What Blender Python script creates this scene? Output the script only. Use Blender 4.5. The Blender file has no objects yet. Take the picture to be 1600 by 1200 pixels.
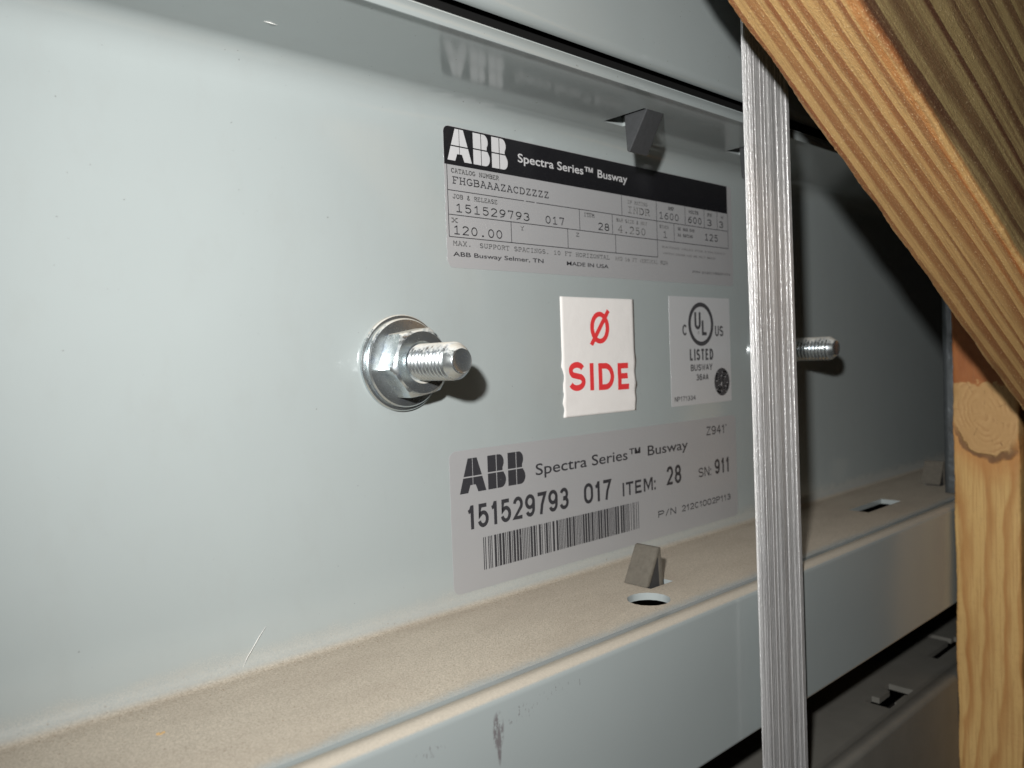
import bpy, bmesh, math, random
from mathutils import Vector, Matrix, noise
random.seed(7)
MM = 0.001
scene = bpy.context.scene
col = scene.collection

# ------------------------------------------------------------ camera
cam_d = bpy.data.cameras.new('camera')
cam = bpy.data.objects.new('camera', cam_d); col.objects.link(cam)
cam_d.sensor_width = 36; cam_d.lens = 1244 / 1600 * 36
cam_d.clip_start = 0.01; cam_d.clip_end = 50
rt = Vector((0.7366, -0.6754, -0.0350)); dn = Vector((-0.0461, 0.0014, -0.9989)); fw = Vector((0.6748, 0.7374, -0.0301))
M3 = Matrix((rt, -dn, -fw)).transposed()
cam.matrix_world = Matrix.Translation((0, -0.235, 0)) @ M3.to_4x4()
cam_d.dof.use_dof = True; cam_d.dof.focus_distance = 0.28; cam_d.dof.aperture_fstop = 16
scene.camera = cam

# ------------------------------------------------------------ world: dim room
w = bpy.data.worlds.new('World'); scene.world = w; w.use_nodes = True
bg = w.node_tree.nodes['Background']
bg.inputs[0].default_value = (1.0, 0.93, 0.85, 1); bg.inputs[1].default_value = 0.005

# ------------------------------------------------------------ the camera's flash, up and left of the lens
fl = bpy.data.lights.new('camera_flash', 'SPOT')
fl.energy = 8.3; fl.shadow_soft_size = 0.007; fl.color = (1.0, 0.985, 0.96)
fl.spot_size = math.radians(112); fl.spot_blend = 1.0
flo = bpy.data.objects.new('camera_flash', fl); col.objects.link(flo)
flo.location = (-0.056, -0.246, 0.062)
flo.rotation_euler = (Vector((0.36, 0.0, 0.0)) - flo.location).to_track_quat('-Z', 'Y').to_euler()
flo.scale = (1.1, 1.0, 1)

scene.view_settings.view_transform = 'Standard'
scene.view_settings.look = 'None'
scene.view_settings.exposure = 0
scene.view_settings.gamma = 1

# ------------------------------------------------------------ node helpers
class NB:
    def __init__(s, name):
        s.m = bpy.data.materials.new(name); s.m.use_nodes = True
        s.t = s.m.node_tree; s.b = s.t.nodes['Principled BSDF']
    def n(s, typ, **k):
        x = s.t.nodes.new(typ)
        for a, v in k.items(): setattr(x, a, v)
        return x
    def put(s, sock, v):
        if isinstance(v, bpy.types.NodeSocket): s.t.links.new(v, sock)
        elif isinstance(v, (tuple, list)) and len(v) == 3 and sock.type == 'RGBA': sock.default_value = (*v, 1)
        else: sock.default_value = v
    def math(s, op, a, b=0.0, c=0.0, clamp=False):
        x = s.n('ShaderNodeMath', operation=op, use_clamp=clamp)
        s.put(x.inputs[0], a); s.put(x.inputs[1], b); s.put(x.inputs[2], c)
        return x.outputs[0]
    def pos(s):
        return s.n('ShaderNodeTexCoord').outputs['Object']
    def sep(s, v):
        x = s.n('ShaderNodeSeparateXYZ'); s.put(x.inputs[0], v); return x.outputs
    def comb(s, a, b, c):
        x = s.n('ShaderNodeCombineXYZ')
        for i, v in enumerate((a, b, c)): s.put(x.inputs[i], v)
        return x.outputs[0]
    def scale(s, v, sc):
        x = s.n('ShaderNodeVectorMath', operation='MULTIPLY'); s.put(x.inputs[0], v); s.put(x.inputs[1], sc); return x.outputs[0]
    def noise(s, v, sc, det=3, rough=.55, dist=0.0):
        x = s.n('ShaderNodeTexNoise'); s.put(x.inputs['Vector'], v); x.inputs['Scale'].default_value = sc
        x.inputs['Detail'].default_value = det; x.inputs['Roughness'].default_value = rough
        x.inputs['Distortion'].default_value = dist
        return x.outputs[0]
    def step(s, v, a, b):      # smooth 0..1 from a to b
        x = s.n('ShaderNodeMapRange', interpolation_type='SMOOTHSTEP')
        s.put(x.inputs[0], v)
        if a < b:
            x.inputs[1].default_value = a; x.inputs[2].default_value = b
            return x.outputs[0]
        x.inputs[1].default_value = b; x.inputs[2].default_value = a
        x.inputs[3].default_value = 1; x.inputs[4].default_value = 0
        return x.outputs[0]
    def mix(s, f, a, b):
        x = s.n('ShaderNodeMix', data_type='RGBA'); s.put(x.inputs[0], f); s.put(x.inputs[6], a); s.put(x.inputs[7], b); return x.outputs[2]
    def fmix(s, f, a, b):
        x = s.n('ShaderNodeMix', data_type='FLOAT'); s.put(x.inputs[0], f); s.put(x.inputs[2], a); s.put(x.inputs[3], b); return x.outputs[0]
    def ramp(s, f, stops):
        x = s.n('ShaderNodeValToRGB'); s.put(x.inputs[0], f); e = x.color_ramp.elements
        while len(e) < len(stops): e.new(0.5)
        for i, (p, c) in enumerate(stops): e[i].position = p; e[i].color = (*c, 1)
        return x.outputs[0]
    def bump(s, h, dist, strength=1.0):
        x = s.n('ShaderNodeBump'); s.put(x.inputs['Height'], h); x.inputs['Distance'].default_value = dist; x.inputs['Strength'].default_value = strength
        s.t.links.new(x.outputs[0], s.b.inputs['Normal'])
    def set(s, **k):
        for a, v in k.items(): s.put(s.b.inputs[a.replace('_', ' ')], v)
        return s.m

PAINT = (0.340, 0.378, 0.378); DUST = (0.470, 0.420, 0.345)

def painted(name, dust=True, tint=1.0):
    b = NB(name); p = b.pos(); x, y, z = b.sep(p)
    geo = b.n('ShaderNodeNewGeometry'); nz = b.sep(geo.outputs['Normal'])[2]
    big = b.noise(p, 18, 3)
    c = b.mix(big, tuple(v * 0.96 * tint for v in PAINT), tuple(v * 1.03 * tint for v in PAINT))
    rough = b.fmix(b.noise(p, 60, 4), 0.09, 0.17)
    smear = b.step(b.noise(b.scale(p, (1, 1, .5)), 70, 5, .7), .48, .72)
    c = b.mix(b.math('MULTIPLY', smear, .10), c, (.27, .275, .26))
    rough = b.math('ADD', rough, b.math('MULTIPLY', smear, .07))
    # tiny dark specks and pale nicks in the enamel
    sp = b.step(b.noise(p, 700, 1), 0.775, 0.80)
    c = b.mix(b.math('MULTIPLY', sp, 0.6), c, (0.16, 0.16, 0.15))
    orange = b.math('ADD', b.math('MULTIPLY', b.noise(p, 420, 2), 1.0), b.math('MULTIPLY', b.noise(p, 16, 2), 14.0))
    h = orange; spec = 0.8
    if dust:
        grain = b.noise(p, 2600, 3, .7); patch = b.noise(p, 90, 4, .6)
        up = b.step(nz, 0.36, 0.97)
        # the dust lies on what faces up; it thins out towards the outer fold
        edge = b.step(b.math('ADD', y, b.math('MULTIPLY', b.math('SUBTRACT', patch, .5), .006)), -0.0640, -0.0520)
        lay = b.math('MULTIPLY', up, b.math('MULTIPLY_ADD', edge, 0.76, 0.22))
        # a thin film creeps up the curved foot of the wall
        foot = b.math('MULTIPLY', b.step(b.math('ADD', z, b.math('MULTIPLY', b.math('SUBTRACT', patch, .5), .008)), -0.0800, -0.0900), b.step(y, -0.03, -0.006))
        cover = b.math('MAXIMUM', lay, b.math('MULTIPLY', foot, .50))
        k = b.step(b.math('ADD', b.math('MULTIPLY', cover, 1.25), b.math('MULTIPLY', b.math('SUBTRACT', grain, .5), 1.1)), 0.16, 0.98)
        k = b.math('MULTIPLY', b.math('MULTIPLY', k, b.fmix(b.step(nz, .72, .985), .50, 1.0)), b.step(z, -0.07, -0.075))
        dc = b.mix(b.step(b.noise(p, 1700, 4, .8), .30, .70), tuple(v * .74 for v in DUST), tuple(v * 1.24 for v in DUST))
        dc = b.mix(b.math('MULTIPLY', b.step(b.noise(b.scale(p, (.5, 1, 1)), 45, 4, .65), .35, .7), .32), dc, (0.33, 0.28, 0.225))
        dc = b.mix(b.math('MULTIPLY', b.step(b.noise(p, 1300, 2), .66, .72), .5), dc, (0.17, 0.12, 0.08))
        # darker, coarser dirt where the slope flattens out
        line = b.math('MULTIPLY', b.step(y, -0.0120, -0.0055), b.step(nz, .45, .72))
        dirt = b.math('MULTIPLY_ADD', b.step(b.noise(p, 800, 4, .8), .46, .68), .38, .06)
        dc = b.mix(b.math('MULTIPLY', line, dirt), dc, (0.235, 0.190, 0.140))
        c = b.mix(k, c, dc); rough = b.fmix(k, rough, 0.95); spec = b.fmix(k, 0.8, 0.08)
        h = b.math('ADD', b.math('MULTIPLY', orange, 0.06), b.math('MULTIPLY', b.math('MULTIPLY', grain, k), b.math('MULTIPLY', up, up)))
        b.bump(h, 0.00020, 0.9)
    else:
        b.bump(h, 0.00001, .6)
    return b.set(Base_Color=c, Roughness=rough, Specular_IOR_Level=spec)

def skirt_paint():
    b = NB('enamel_scuffed'); p = b.pos(); x, y, z = b.sep(p)
    geo = b.n('ShaderNodeNewGeometry'); nz = b.sep(geo.outputs['Normal'])[2]
    c = b.mix(b.noise(p, 18, 3), tuple(v * .80 for v in PAINT), tuple(v * .88 for v in PAINT))
    def blot(cx, cz, rx, rz, n_sc, lo, hi):
        dx = b.math('DIVIDE', b.math('SUBTRACT', x, cx), rx); dz = b.math('DIVIDE', b.math('SUBTRACT', z, cz), rz)
        r = b.math('ADD', b.math('MULTIPLY', dx, dx), b.math('MULTIPLY', dz, dz))
        m = b.step(r, 1.0, 0.3)
        return b.math('MULTIPLY', m, b.step(b.noise(b.scale(p, (1, 1, .45)), n_sc, 4, .7), lo, hi))
    s = b.math('MAXIMUM', blot(.1389, -.1005, .0024, .006, 900, .44, .56), blot(.1391, -.1045, .0009, .0065, 700, .3, .5))
    s = b.math('MAXIMUM', s, blot(.148, -.0985, .008, .0028, 1100, .57, .66))
    s = b.math('MAXIMUM', s, blot(.165, -.0965, .012, .0025, 1200, .60, .68))
    s = b.math('MAXIMUM', s, blot(.117, -.0985, .007, .0022, 1200, .58, .68))
    c = b.mix(b.math('MULTIPLY', s, .75), c, (0.10, 0.08, 0.085))
    grain = b.noise(p, 2600, 3, .7)
    up = b.step(nz, 0.25, 0.8)
    k = b.step(b.math('ADD', b.math('MULTIPLY', up, 1.15), b.math('MULTIPLY', b.math('SUBTRACT', grain, .5), .8)), .2, .9)
    # the valley behind the bead keeps bare enamel
    k = b.math('MULTIPLY', k, b.step(b.math('ADD', y, b.math('MULTIPLY', b.noise(p, 60, 3), .002)), -0.0648, -0.0668))
    k = b.math('MULTIPLY', k, b.step(z, -.11, -.10))
    dc = b.mix(b.noise(p, 1500, 4, .75), tuple(v * .62 for v in DUST), tuple(v * 1.12 for v in DUST))
    c = b.mix(b.math('MULTIPLY', k, .9), c, dc)
    b.bump(b.math('ADD', b.math('MULTIPLY', b.noise(p, 420, 2), .06), b.math('MULTIPLY', grain, k)), .00018, .8)
    return b.set(Base_Color=c, Roughness=b.fmix(k, .2, .95), Specular_IOR_Level=b.fmix(k, .5, .08))

def simple(name, colr, rough, metal=0.0, nsc=400, amp=.12, bump=0.0, spec=.5):
    b = NB(name); p = b.pos(); n = b.noise(p, nsc, 4, .6)
    c = b.mix(n, tuple(v * (1 - amp) for v in colr), tuple(min(1, v * (1 + amp)) for v in colr))
    if bump: b.bump(n, bump)
    return b.set(Base_Color=c, Roughness=b.fmix(b.noise(p, nsc * .4, 3), max(0, rough - .06), rough + .06), Metallic=metal, Specular_IOR_Level=spec)

def zinc():
    b = NB('bright_zinc'); p = b.pos()
    geo = b.n('ShaderNodeNewGeometry'); nz = b.sep(geo.outputs['Normal'])[2]
    n = b.noise(p, 700, 4, .65)
    c = b.mix(b.noise(p, 160, 3), (.50, .55, .57), (.70, .74, .74))
    c = b.mix(b.math('MULTIPLY', b.step(b.noise(p, 330, 3), .50, .72), .6), c, (.44, .50, .60))
    k = b.math('MULTIPLY', b.step(b.math('ADD', nz, b.math('MULTIPLY', b.math('SUBTRACT', n, .5), .9)), .34, .85), .95)
    sp = b.math('MULTIPLY', b.step(b.noise(p, 1500, 3), .60, .72), .0)
    k = b.math('MAXIMUM', k, sp)
    c = b.mix(k, c, (.50, .47, .41))
    b.bump(b.noise(p, 240, 3), .00005, .5)
    return b.set(Base_Color=c, Roughness=b.fmix(k, b.fmix(n, .19, .32), .9), Metallic=b.math('SUBTRACT', .93, b.math('MULTIPLY', k, 1.6), clamp=True))

def foil(name, colr, metal, rough):
    b = NB(name); p = b.pos(); n = b.noise(p, 2600, 2)
    c = b.mix(b.noise(p, 25, 3), tuple(v * .96 for v in colr), tuple(v * 1.04 for v in colr))
    c = b.mix(b.math('MULTIPLY', b.step(b.noise(p, 1300, 1), .74, .78), .5), c, (.3, .27, .23))
    b.bump(b.noise(p, 14, 2), .0010, .12)
    return b.set(Base_Color=c, Metallic=metal, Roughness=b.fmix(n, rough - .04, rough + .04))

def ink(name, colr, wear, backing, rough=.3):
    b = NB(name); p = b.pos()
    k = b.step(b.noise(p, 1500, 3, .7), wear, wear + .05)
    k2 = b.step(b.noise(b.scale(p, (1, 1, .3)), 260, 2), .73, .76)
    c = b.mix(b.math('MULTIPLY', b.math('MAXIMUM', k, k2), .7), colr, backing)
    b.bump(b.noise(p, 14, 2), .0010, .12)
    return b.set(Base_Color=c, Roughness=rough)

def aluminium():
    b = NB('ribbed_silver'); p = b.pos(); x, y, z = b.sep(p)
    v = b.comb(b.math('MULTIPLY', x, 1.0), y, b.math('MULTIPLY', z, .012))
    st = b.noise(v, 1500, 4, .7)
    fl = b.noise(b.comb(x, y, b.math('MULTIPLY', z, .35)), 2600, 3, .7)
    c = b.mix(st, (.56, .56, .57), (.86, .86, .85))
    c = b.mix(b.math('MULTIPLY', b.step(st, .45, .36), .5), c, (.20, .19, .19))
    c = b.mix(b.math('MULTIPLY', b.step(fl, .58, .68), .6), c, (1, 1, .98))
    b.bump(b.math('ADD', st, b.math('MULTIPLY', fl, 1.1)), .00030, .8)
    return b.set(Base_Color=c, Metallic=.58, Roughness=b.fmix(fl, .26, .46))

def wood_beam():
    b = NB('weathered_pine'); q = b.sep(b.pos()); p = b.comb(q[0], q[2], q[1]); x, y, z = q[0], q[2], q[1]
    # growth rings about a pith line running beside the stick; x runs along the grain
    wob = b.math('MULTIPLY', b.math('SUBTRACT', b.noise(b.scale(p, (3.0, 9, 9)), 1.0, 1), .5), .012)
    wob2 = b.math('MULTIPLY', b.math('SUBTRACT', b.noise(b.scale(p, (16, 110, 110)), 1.0, 3), .5), .0016)
    yy = b.math('ADD', y, 0.030); zz = b.math('ADD', z, 0.030)
    r = b.math('SQRT', b.math('ADD', b.math('MULTIPLY', yy, yy), b.math('MULTIPLY', b.math('MULTIPLY', zz, zz), .80)))
    rw = b.math('ADD', r, b.math('MULTIPLY', b.math('SUBTRACT', b.noise(b.comb(r, r, r), 75, 2), .5), .011))
    rw = b.math('ADD', rw, b.math('ADD', wob, wob2))
    ring = b.math('FRACT', b.math('DIVIDE', rw, 0.0047))
    late = b.math('MULTIPLY', b.step(ring, .40, .72), b.step(ring, 1.0, .95))
    late = b.math('MULTIPLY', late, b.fmix(b.noise(b.scale(p, (7, 170, 170)), 1.0, 3), .15, 1.45), clamp=True)
    fine = b.noise(b.scale(p, (22, 900, 900)), 1.0, 4, .65)
    fib = b.noise(b.scale(p, (260, 2100, 2100)), 1.0, 4, .7)
    fuzz = b.noise(b.scale(p, (1000, 2100, 2100)), 1.0, 3, .8)
    warm = b.noise(b.scale(p, (5, 45, 45)), 1.0, 2)
    base = b.mix(warm, (.410, .240, .088), (.520, .325, .125))
    dark = b.mix(warm, (.165, .062, .022), (.27, .082, .020))
    c = b.mix(late, base, dark)
    c = b.mix(b.math('MULTIPLY', b.step(fine, .50, .38), .45), c, (.25, .125, .045))
    # resin-rich orange streak hugging the arris between the two faces
    arr = b.math('MULTIPLY', b.step(y, .024, .034), b.step(z, .006, .0))
    c = b.mix(b.math('MULTIPLY', arr, b.math('MULTIPLY', b.step(b.noise(b.scale(p, (5, 260, 260)), 1.0, 2), .48, .62), .55)), c, (.34, .095, .014))
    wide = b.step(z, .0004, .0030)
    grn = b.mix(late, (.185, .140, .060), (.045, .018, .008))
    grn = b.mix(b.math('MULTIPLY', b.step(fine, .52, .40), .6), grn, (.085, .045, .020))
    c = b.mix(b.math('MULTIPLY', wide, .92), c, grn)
    c = b.mix(b.math('MULTIPLY', b.step(fuzz, .57, .68), b.fmix(wide, .60, .28)), c, (.80, .62, .36))  # pale fibre specks, sparkle put into the colour
    c = b.mix(b.math('MULTIPLY', b.step(fuzz, .43, .33), .35), c, (.17, .10, .045))
    h = b.math('ADD', b.math('MULTIPLY', fib, .6), b.math('ADD', b.math('MULTIPLY', fuzz, 1.1), b.math('ADD', b.math('MULTIPLY', fine, .5), b.math('MULTIPLY', late, .25))))
    b.bump(h, .00045, .9)
    return b.set(Base_Color=c, Roughness=b.fmix(fuzz, .42, .66), Specular_IOR_Level=.5)

KY, KZ = -0.0895, -0.0375     # the knot's heart on the post's face
def wood_post():
    b = NB('knotty_pine'); q = b.sep(b.pos()); x, y, z = q[1], b.math('SUBTRACT', q[2], .1062), b.math('SUBTRACT', q[0], .40); p = b.comb(x, y, z)
    dy = b.math('SUBTRACT', y, KY); dz = b.math('ADD', b.math('SUBTRACT', z, KZ), b.math('MULTIPLY', dy, -.35))
    wob = b.math('MULTIPLY', b.math('SUBTRACT', b.noise(b.scale(p, (75, 75, 75)), 1.0, 5), .5), .0085)
    r = b.math('SQRT', b.math('ADD', b.math('MULTIPLY', dy, dy), b.math('MULTIPLY', b.math('MULTIPLY', dz, dz), .50)))
    rk = b.math('ADD', r, wob)
    # grain parts round the knot
    near = b.math('EXPONENT', b.math('MULTIPLY', b.math('MULTIPLY', dz, dz), -750.0))
    u = b.math('MULTIPLY', dy, b.math('SUBTRACT', 1.0, b.math('MULTIPLY', near, .55)))
    lw = b.math('MULTIPLY', b.math('SUBTRACT', b.noise(b.scale(p, (20, 30, 9)), 1.0, 3), .5), .034)
    g = b.math('ADD', b.math('ADD', u, lw), b.math('MULTIPLY', z, .03))
    ring = b.math('FRACT', b.math('DIVIDE', g, .0105))
    late = b.math('MULTIPLY', b.step(ring, .25, .9), b.step(ring, 1.0, .82))
    late = b.math('MULTIPLY', late, b.fmix(b.noise(b.scale(p, (30, 60, 20)), 1.0, 2), .2, 1.2), clamp=True)
    fib = b.noise(b.scale(p, (900, 900, 160)), 1.0, 4, .7)
    c = b.mix(b.noise(b.scale(p, (30, 60, 16)), 1.0, 2), (.53, .325, .115), (.68, .455, .185))
    c = b.mix(b.math('MULTIPLY', late, .9), c, (.38, .150, .040))
    c = b.mix(b.math('MULTIPLY', b.step(b.noise(b.scale(p, (700, 700, 22)), 1.0, 4), .52, .40), .35), c, (.40, .20, .07))
    # knot: pale heartwood with faint rings and a dark bark line beneath
    kr = b.math('FRACT', b.math('DIVIDE', rk, .0026))
    kmod = b.noise(b.scale(p, (130, 130, 130)), 1.0, 3)
    kc = b.mix(b.math('MULTIPLY', b.math('MULTIPLY', b.step(kr, .3, .95), b.step(kmod, .42, .62)), .38), b.mix(kmod, (.40, .225, .085), (.58, .37, .165)), (.29, .125, .04))
    inside = b.step(rk, .0184, .0164)
    below_cut = b.step(b.math('ADD', z, b.math('MULTIPLY', b.math('SUBTRACT', b.noise(b.scale(p, (300, 260, 300)), 1.0, 4), .5), .012)), -0.0205, -0.0222)
    bark = b.math('MULTIPLY', b.step(rk, .0162, .0172), b.step(rk, .0192, .0180))
    bark = b.math('MULTIPLY', bark, b.step(dz, -.008, -.018))
    halo = b.math('MULTIPLY', b.step(rk, .029, .017), .85)
    c = b.mix(halo, c, (.50, .235, .075))
    c = b.mix(b.math('MULTIPLY', inside, below_cut), c, kc)
    c = b.mix(b.math('MULTIPLY', bark, b.fmix(kmod, .45, 1.0)), c, (.10, .045, .022))
    topz = b.math('MULTIPLY', b.math('SUBTRACT', 1.0, below_cut), b.step(z, -.030, -.020))
    c = b.mix(topz, c, b.mix(b.noise(b.scale(p, (200, 200, 60)), 1.0, 3), (.26, .085, .03), (.40, .15, .045)))
    c = b.mix(b.math('MULTIPLY', b.step(fib, .46, .34), .22), c, (.35, .2, .09))
    rad = b.math('MULTIPLY', inside, b.step(b.noise(b.comb(b.math('ARCTAN2', dz, dy), b.math('MULTIPLY', rk, 12.0), 0.0), 5.0, 4, .7), .60, .66))
    c = b.mix(b.math('MULTIPLY', rad, .6), c, (.16, .07, .03))
    b.bump(b.math('ADD', b.math('MULTIPLY', fib, b.math('SUBTRACT', 1.0, b.math('MULTIPLY', inside, .7))), b.math('MULTIPLY', bark, -1.5)), .0004, .9)
    return b.set(Base_Color=c, Roughness=.62, Specular_IOR_Level=.3)

M = dict(enamel=painted('enamel_dusty'), enamel_clean_shaded=painted('enamel_clean_shaded', False, .80), skirt=skirt_paint(),  # dust-free copy is tinted darker, shading for upper rail and plate
         tab=simple('dark_steel', (.135, .122, .10), .55, .25, 500, .35, .00008),
         tab_top=simple('dark_grey_steel', (.075, .078, .082), .38, .4, 500, .25, .00006),
         zinc=zinc(), strap=aluminium(), beam=wood_beam(), post=wood_post(),
         foil=foil('silver_vinyl', (.372, .374, .382), .12, .30), foil_white=foil('pale_silver_vinyl', (.52, .53, .54), .12, .30),
         paper=simple('white_paper', (.78, .76, .74), .62, 0, 120, .03, .0002, .3),
         black=ink('black_ink', (.012, .012, .014), .72, (.3, .3, .3), .22),
         ink=ink('dark_print', (.035, .035, .04), .70, (.34, .34, .34), .34),
         ink_worn=ink('faded_print', (.075, .075, .075), .60, (.42, .42, .42), .36),
         ink_faint=ink('faint_print', (.17, .168, .165), .58, (.42, .42, .42), .38),
         knock=ink('silver_lettering', (.52, .52, .53), .70, (.1, .1, .1), .34),
         mark=simple('grey_black_print', (.055, .055, .06), .4, 0, 900, .25),
         red=simple('red_ink', (.74, .045, .05), .5, 0, 700, .08),
         galv=simple('galvanised', (.15, .165, .175), .34, .7, 150, .3, .0006),
         chip=simple('wood_chip', (.50, .34, .16), .7), fibre=simple('pale_fibre', (.85, .85, .82), .6),
         grain=simple('dust_grain', (.23, .17, .12), .9, 0, 900, .5),
         inside=simple('dark_interior', (.03, .03, .03), .8), gap_dark=simple('gap_shade_black', (.008, .008, .008), .8, spec=.1),  # the gap's near-black stands in for deep shade
         enamel_low=simple('enamel_dark_lower', (.150, .146, .130), .5, 0, 60, .2))  # dusty brown-grey ledge tone, darkened and used on the skirt too

# ------------------------------------------------------------ object helpers
def empty(name, loc=(0, 0, 0), label=None, cat=None, group=None):
    o = bpy.data.objects.new(name, None); col.objects.link(o); o.location = loc; o.empty_display_size = .01
    tag(o, label, cat, group); return o
def tag(o, label=None, cat=None, group=None, kind=None):
    if label: o['label'] = label
    if cat: o['category'] = cat
    if group: o['group'] = group
    if kind: o['kind'] = kind
    return o
def link(name, me, mat, parent=None, label=None, smooth=False):
    o = bpy.data.objects.new(name, me); col.objects.link(o)
    if not me.materials: me.materials.append(mat)
    if parent:
        o.parent = parent
        bpy.context.view_layer.update()
    if smooth:
        for f in me.polygons: f.use_smooth = True
    if label: o['label'] = label
    return o
def local(o, parent):           # meshes are modelled in world space: cancel the parents' offset
    off = Vector((0, 0, 0)); q = parent
    while q: off += q.location; q = q.parent
    o.location = -off
def part(name, bm_or_me, mat, parent, label=None, smooth=False):
    if isinstance(bm_or_me, bmesh.types.BMesh):
        me = bpy.data.meshes.new(name); bm_or_me.to_mesh(me); bm_or_me.free()
    else: me = bm_or_me
    o = bpy.data.objects.new(name, me); col.objects.link(o); me.materials.append(mat)
    if parent: o.parent = parent
    if parent and parent.type == 'EMPTY': o.location = -Vector(parent.location)
    if smooth:
        for f in me.polygons: f.use_smooth = True
    if label: o['label'] = label
    return o
def add_box(bm, x0, x1, y0, y1, z0, z1):
    v = [bm.verts.new(c) for c in ((x0, y0, z0), (x1, y0, z0), (x1, y1, z0), (x0, y1, z0), (x0, y0, z1), (x1, y0, z1), (x1, y1, z1), (x0, y1, z1))]
    for f in ((3, 2, 1, 0), (4, 5, 6, 7), (0, 1, 5, 4), (1, 2, 6, 5), (2, 3, 7, 6), (3, 0, 4, 7)): bm.faces.new([v[i] for i in f])
def prism_x(bm, prof, xs, flip=False):     # prof: closed list of (y,z)
    rings = [[bm.verts.new((x, y, z)) for y, z in prof] for x in xs]
    n = len(prof)
    for a, b_ in zip(rings, rings[1:]):
        for i in range(n):
            bm.faces.new((a[i], a[(i + 1) % n], b_[(i + 1) % n], b_[i]))
    bm.faces.new(rings[0][::-1]); bm.faces.new(rings[-1])
    bmesh.ops.recalc_face_normals(bm, faces=bm.faces)
def arc(cy, cz, r, a0, a1, n=8):
    return [(cy + r * math.cos(math.radians(a0 + (a1 - a0) * i / n)), cz + r * math.sin(math.radians(a0 + (a1 - a0) * i / n))) for i in range(n + 1)]
def bool_cut(o, cutters):
    for c in cutters:
        m = o.modifiers.new('cut', 'BOOLEAN'); m.operation = 'DIFFERENCE'; m.solver = 'EXACT'; m.object = c
    bpy.context.view_layer.update()
    me = bpy.data.meshes.new_from_object(o.evaluated_get(bpy.context.evaluated_depsgraph_get()))
    o.modifiers.clear(); o.data = me
    for c in cutters: bpy.data.objects.remove(c)
def cutter_box(*a):
    bm = bmesh.new(); add_box(bm, *a); me = bpy.data.meshes.new('cut'); bm.to_mesh(me); bm.free()
    o = bpy.data.objects.new('cut', me); col.objects.link(o); return o
def cutter_cyl(x, y, r, z0, z1, n=40, jag=0.0):
    bm = bmesh.new(); a = []; b_ = []
    for i in range(n):
        t = 2 * math.pi * i / n; rr = r * (1 + jag * random.uniform(-1, 1))
        a.append(bm.verts.new((x + rr * math.cos(t), y + rr * math.sin(t), z0))); b_.append(bm.verts.new((x + rr * math.cos(t), y + rr * math.sin(t), z1)))
    for i in range(n): bm.faces.new((a[i], a[(i + 1) % n], b_[(i + 1) % n], b_[i]))
    bm.faces.new(a[::-1]); bm.faces.new(b_)
    me = bpy.data.meshes.new('cut'); bm.to_mesh(me); bm.free()
    o = bpy.data.objects.new('cut', me); col.objects.link(o); return o
def smooth_by_angle(o, deg=35):
    me = o.data
    for f in me.polygons: f.use_smooth = True
    me.set_sharp_from_angle(angle=math.radians(deg))

X0, X1 = -0.30, 1.3
ZL, ZT = -0.0925, 0.0975

# ------------------------------------------------------------ main busway housing
H = empty('busway_housing', (0.25, 0, -0.1465), 'light grey-green enamelled metal housing in the middle with nameplates and threaded studs', 'busway housing', 'busway housings stacked one above another')
def channel(name, mat, parent, zl, zt, yt, yb, cuts=(), rt_=.0100, rb=.0050, X0=X0, X1=X1):
    # closed profile: front skin then back skin
    prof = [(yt, zt)] + arc(-rt_, zt - rt_, rt_, 90, 0, 10) + arc(-rb, zl + rb, rb, 0, -90, 8) + [(-.03, zl), (yb, zl)]
    prof += [(yb, zl - .0028), (.003, zl - .0028), (.003, zt + .004), (yt, zt + .004)]
    bm = bmesh.new(); prism_x(bm, prof, [X0, X1])
    o = part(name, bm, mat, parent)
    o.location = (0, 0, 0); pm = o.parent; o.parent = None
    if cuts: bool_cut(o, cuts)
    o.parent = pm; o.location = -Vector(pm.location)
    smooth_by_angle(o, 30)
    return o
cuts = [cutter_cyl(.2385, -.0470, .0082, -.11, -.08, jag=.02),
        cutter_box(.2495, .2643, -.0395, -.0300, -.11, -.08),
        cutter_box(.4457, .4900, -.0405, -.0290, -.11, -.08),
        cutter_box(.5560, .5700, -.0400, -.0290, -.11, -.08),
        cutter_box(.2556, .2680, -.0385, -.0175, .09, .12),
        cutter_box(.3417, .3541, -.0385, -.0205, .09, .12)]
channel('recessed_panel', M['enamel'], H, ZL, ZT, -.052, -.0615, cuts)

# lower rail: rises behind a rounded bead, turns down into the front skirt
yb0 = -.0615
bead = [(yb0, ZL - .0025), (yb0, ZL), (-.0640, ZL + .0002), (-.0656, ZL + .0008), (-.0668, ZL + .0016)] + arc(-.0697, ZL - .0010, .0031, 75, 180, 10)
skirt = bead + [(-.0728, -.120), (-.0728, -.1450)] + arc(-.0713, -.1450, .0015, 180, 270, 4) + [(-.0698, -.1465), (-.0698, -.0985), (-.066, -.0970)]
bm = bmesh.new(); prism_x(bm, skirt, [X0, X1])
o = part('lower_rail', bm, M['skirt'], H); smooth_by_angle(o, 40)
# upper rail: sharp lower arris, short face, rounded top
up = [(-.0522, ZT + .0002), (-.0526, ZT - .0008), (-.0531, ZT - .0008), (-.0534, ZT - .0002)] + arc(-.0484, ZT + .0002, .0050, 172, 100, 10) + [(-.0475, ZT + .0045), (-.0515, ZT + .0035)]
bm = bmesh.new(); prism_x(bm, up, [X0, X1])
o = part('upper_rail', bm, M['enamel_clean_shaded'], H); smooth_by_angle(o, 50)
bm = bmesh.new(); add_box(bm, X0, X1, .004, .012, -.1465, .118)
part('busbar_casing', bm, M['inside'], H)

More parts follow.
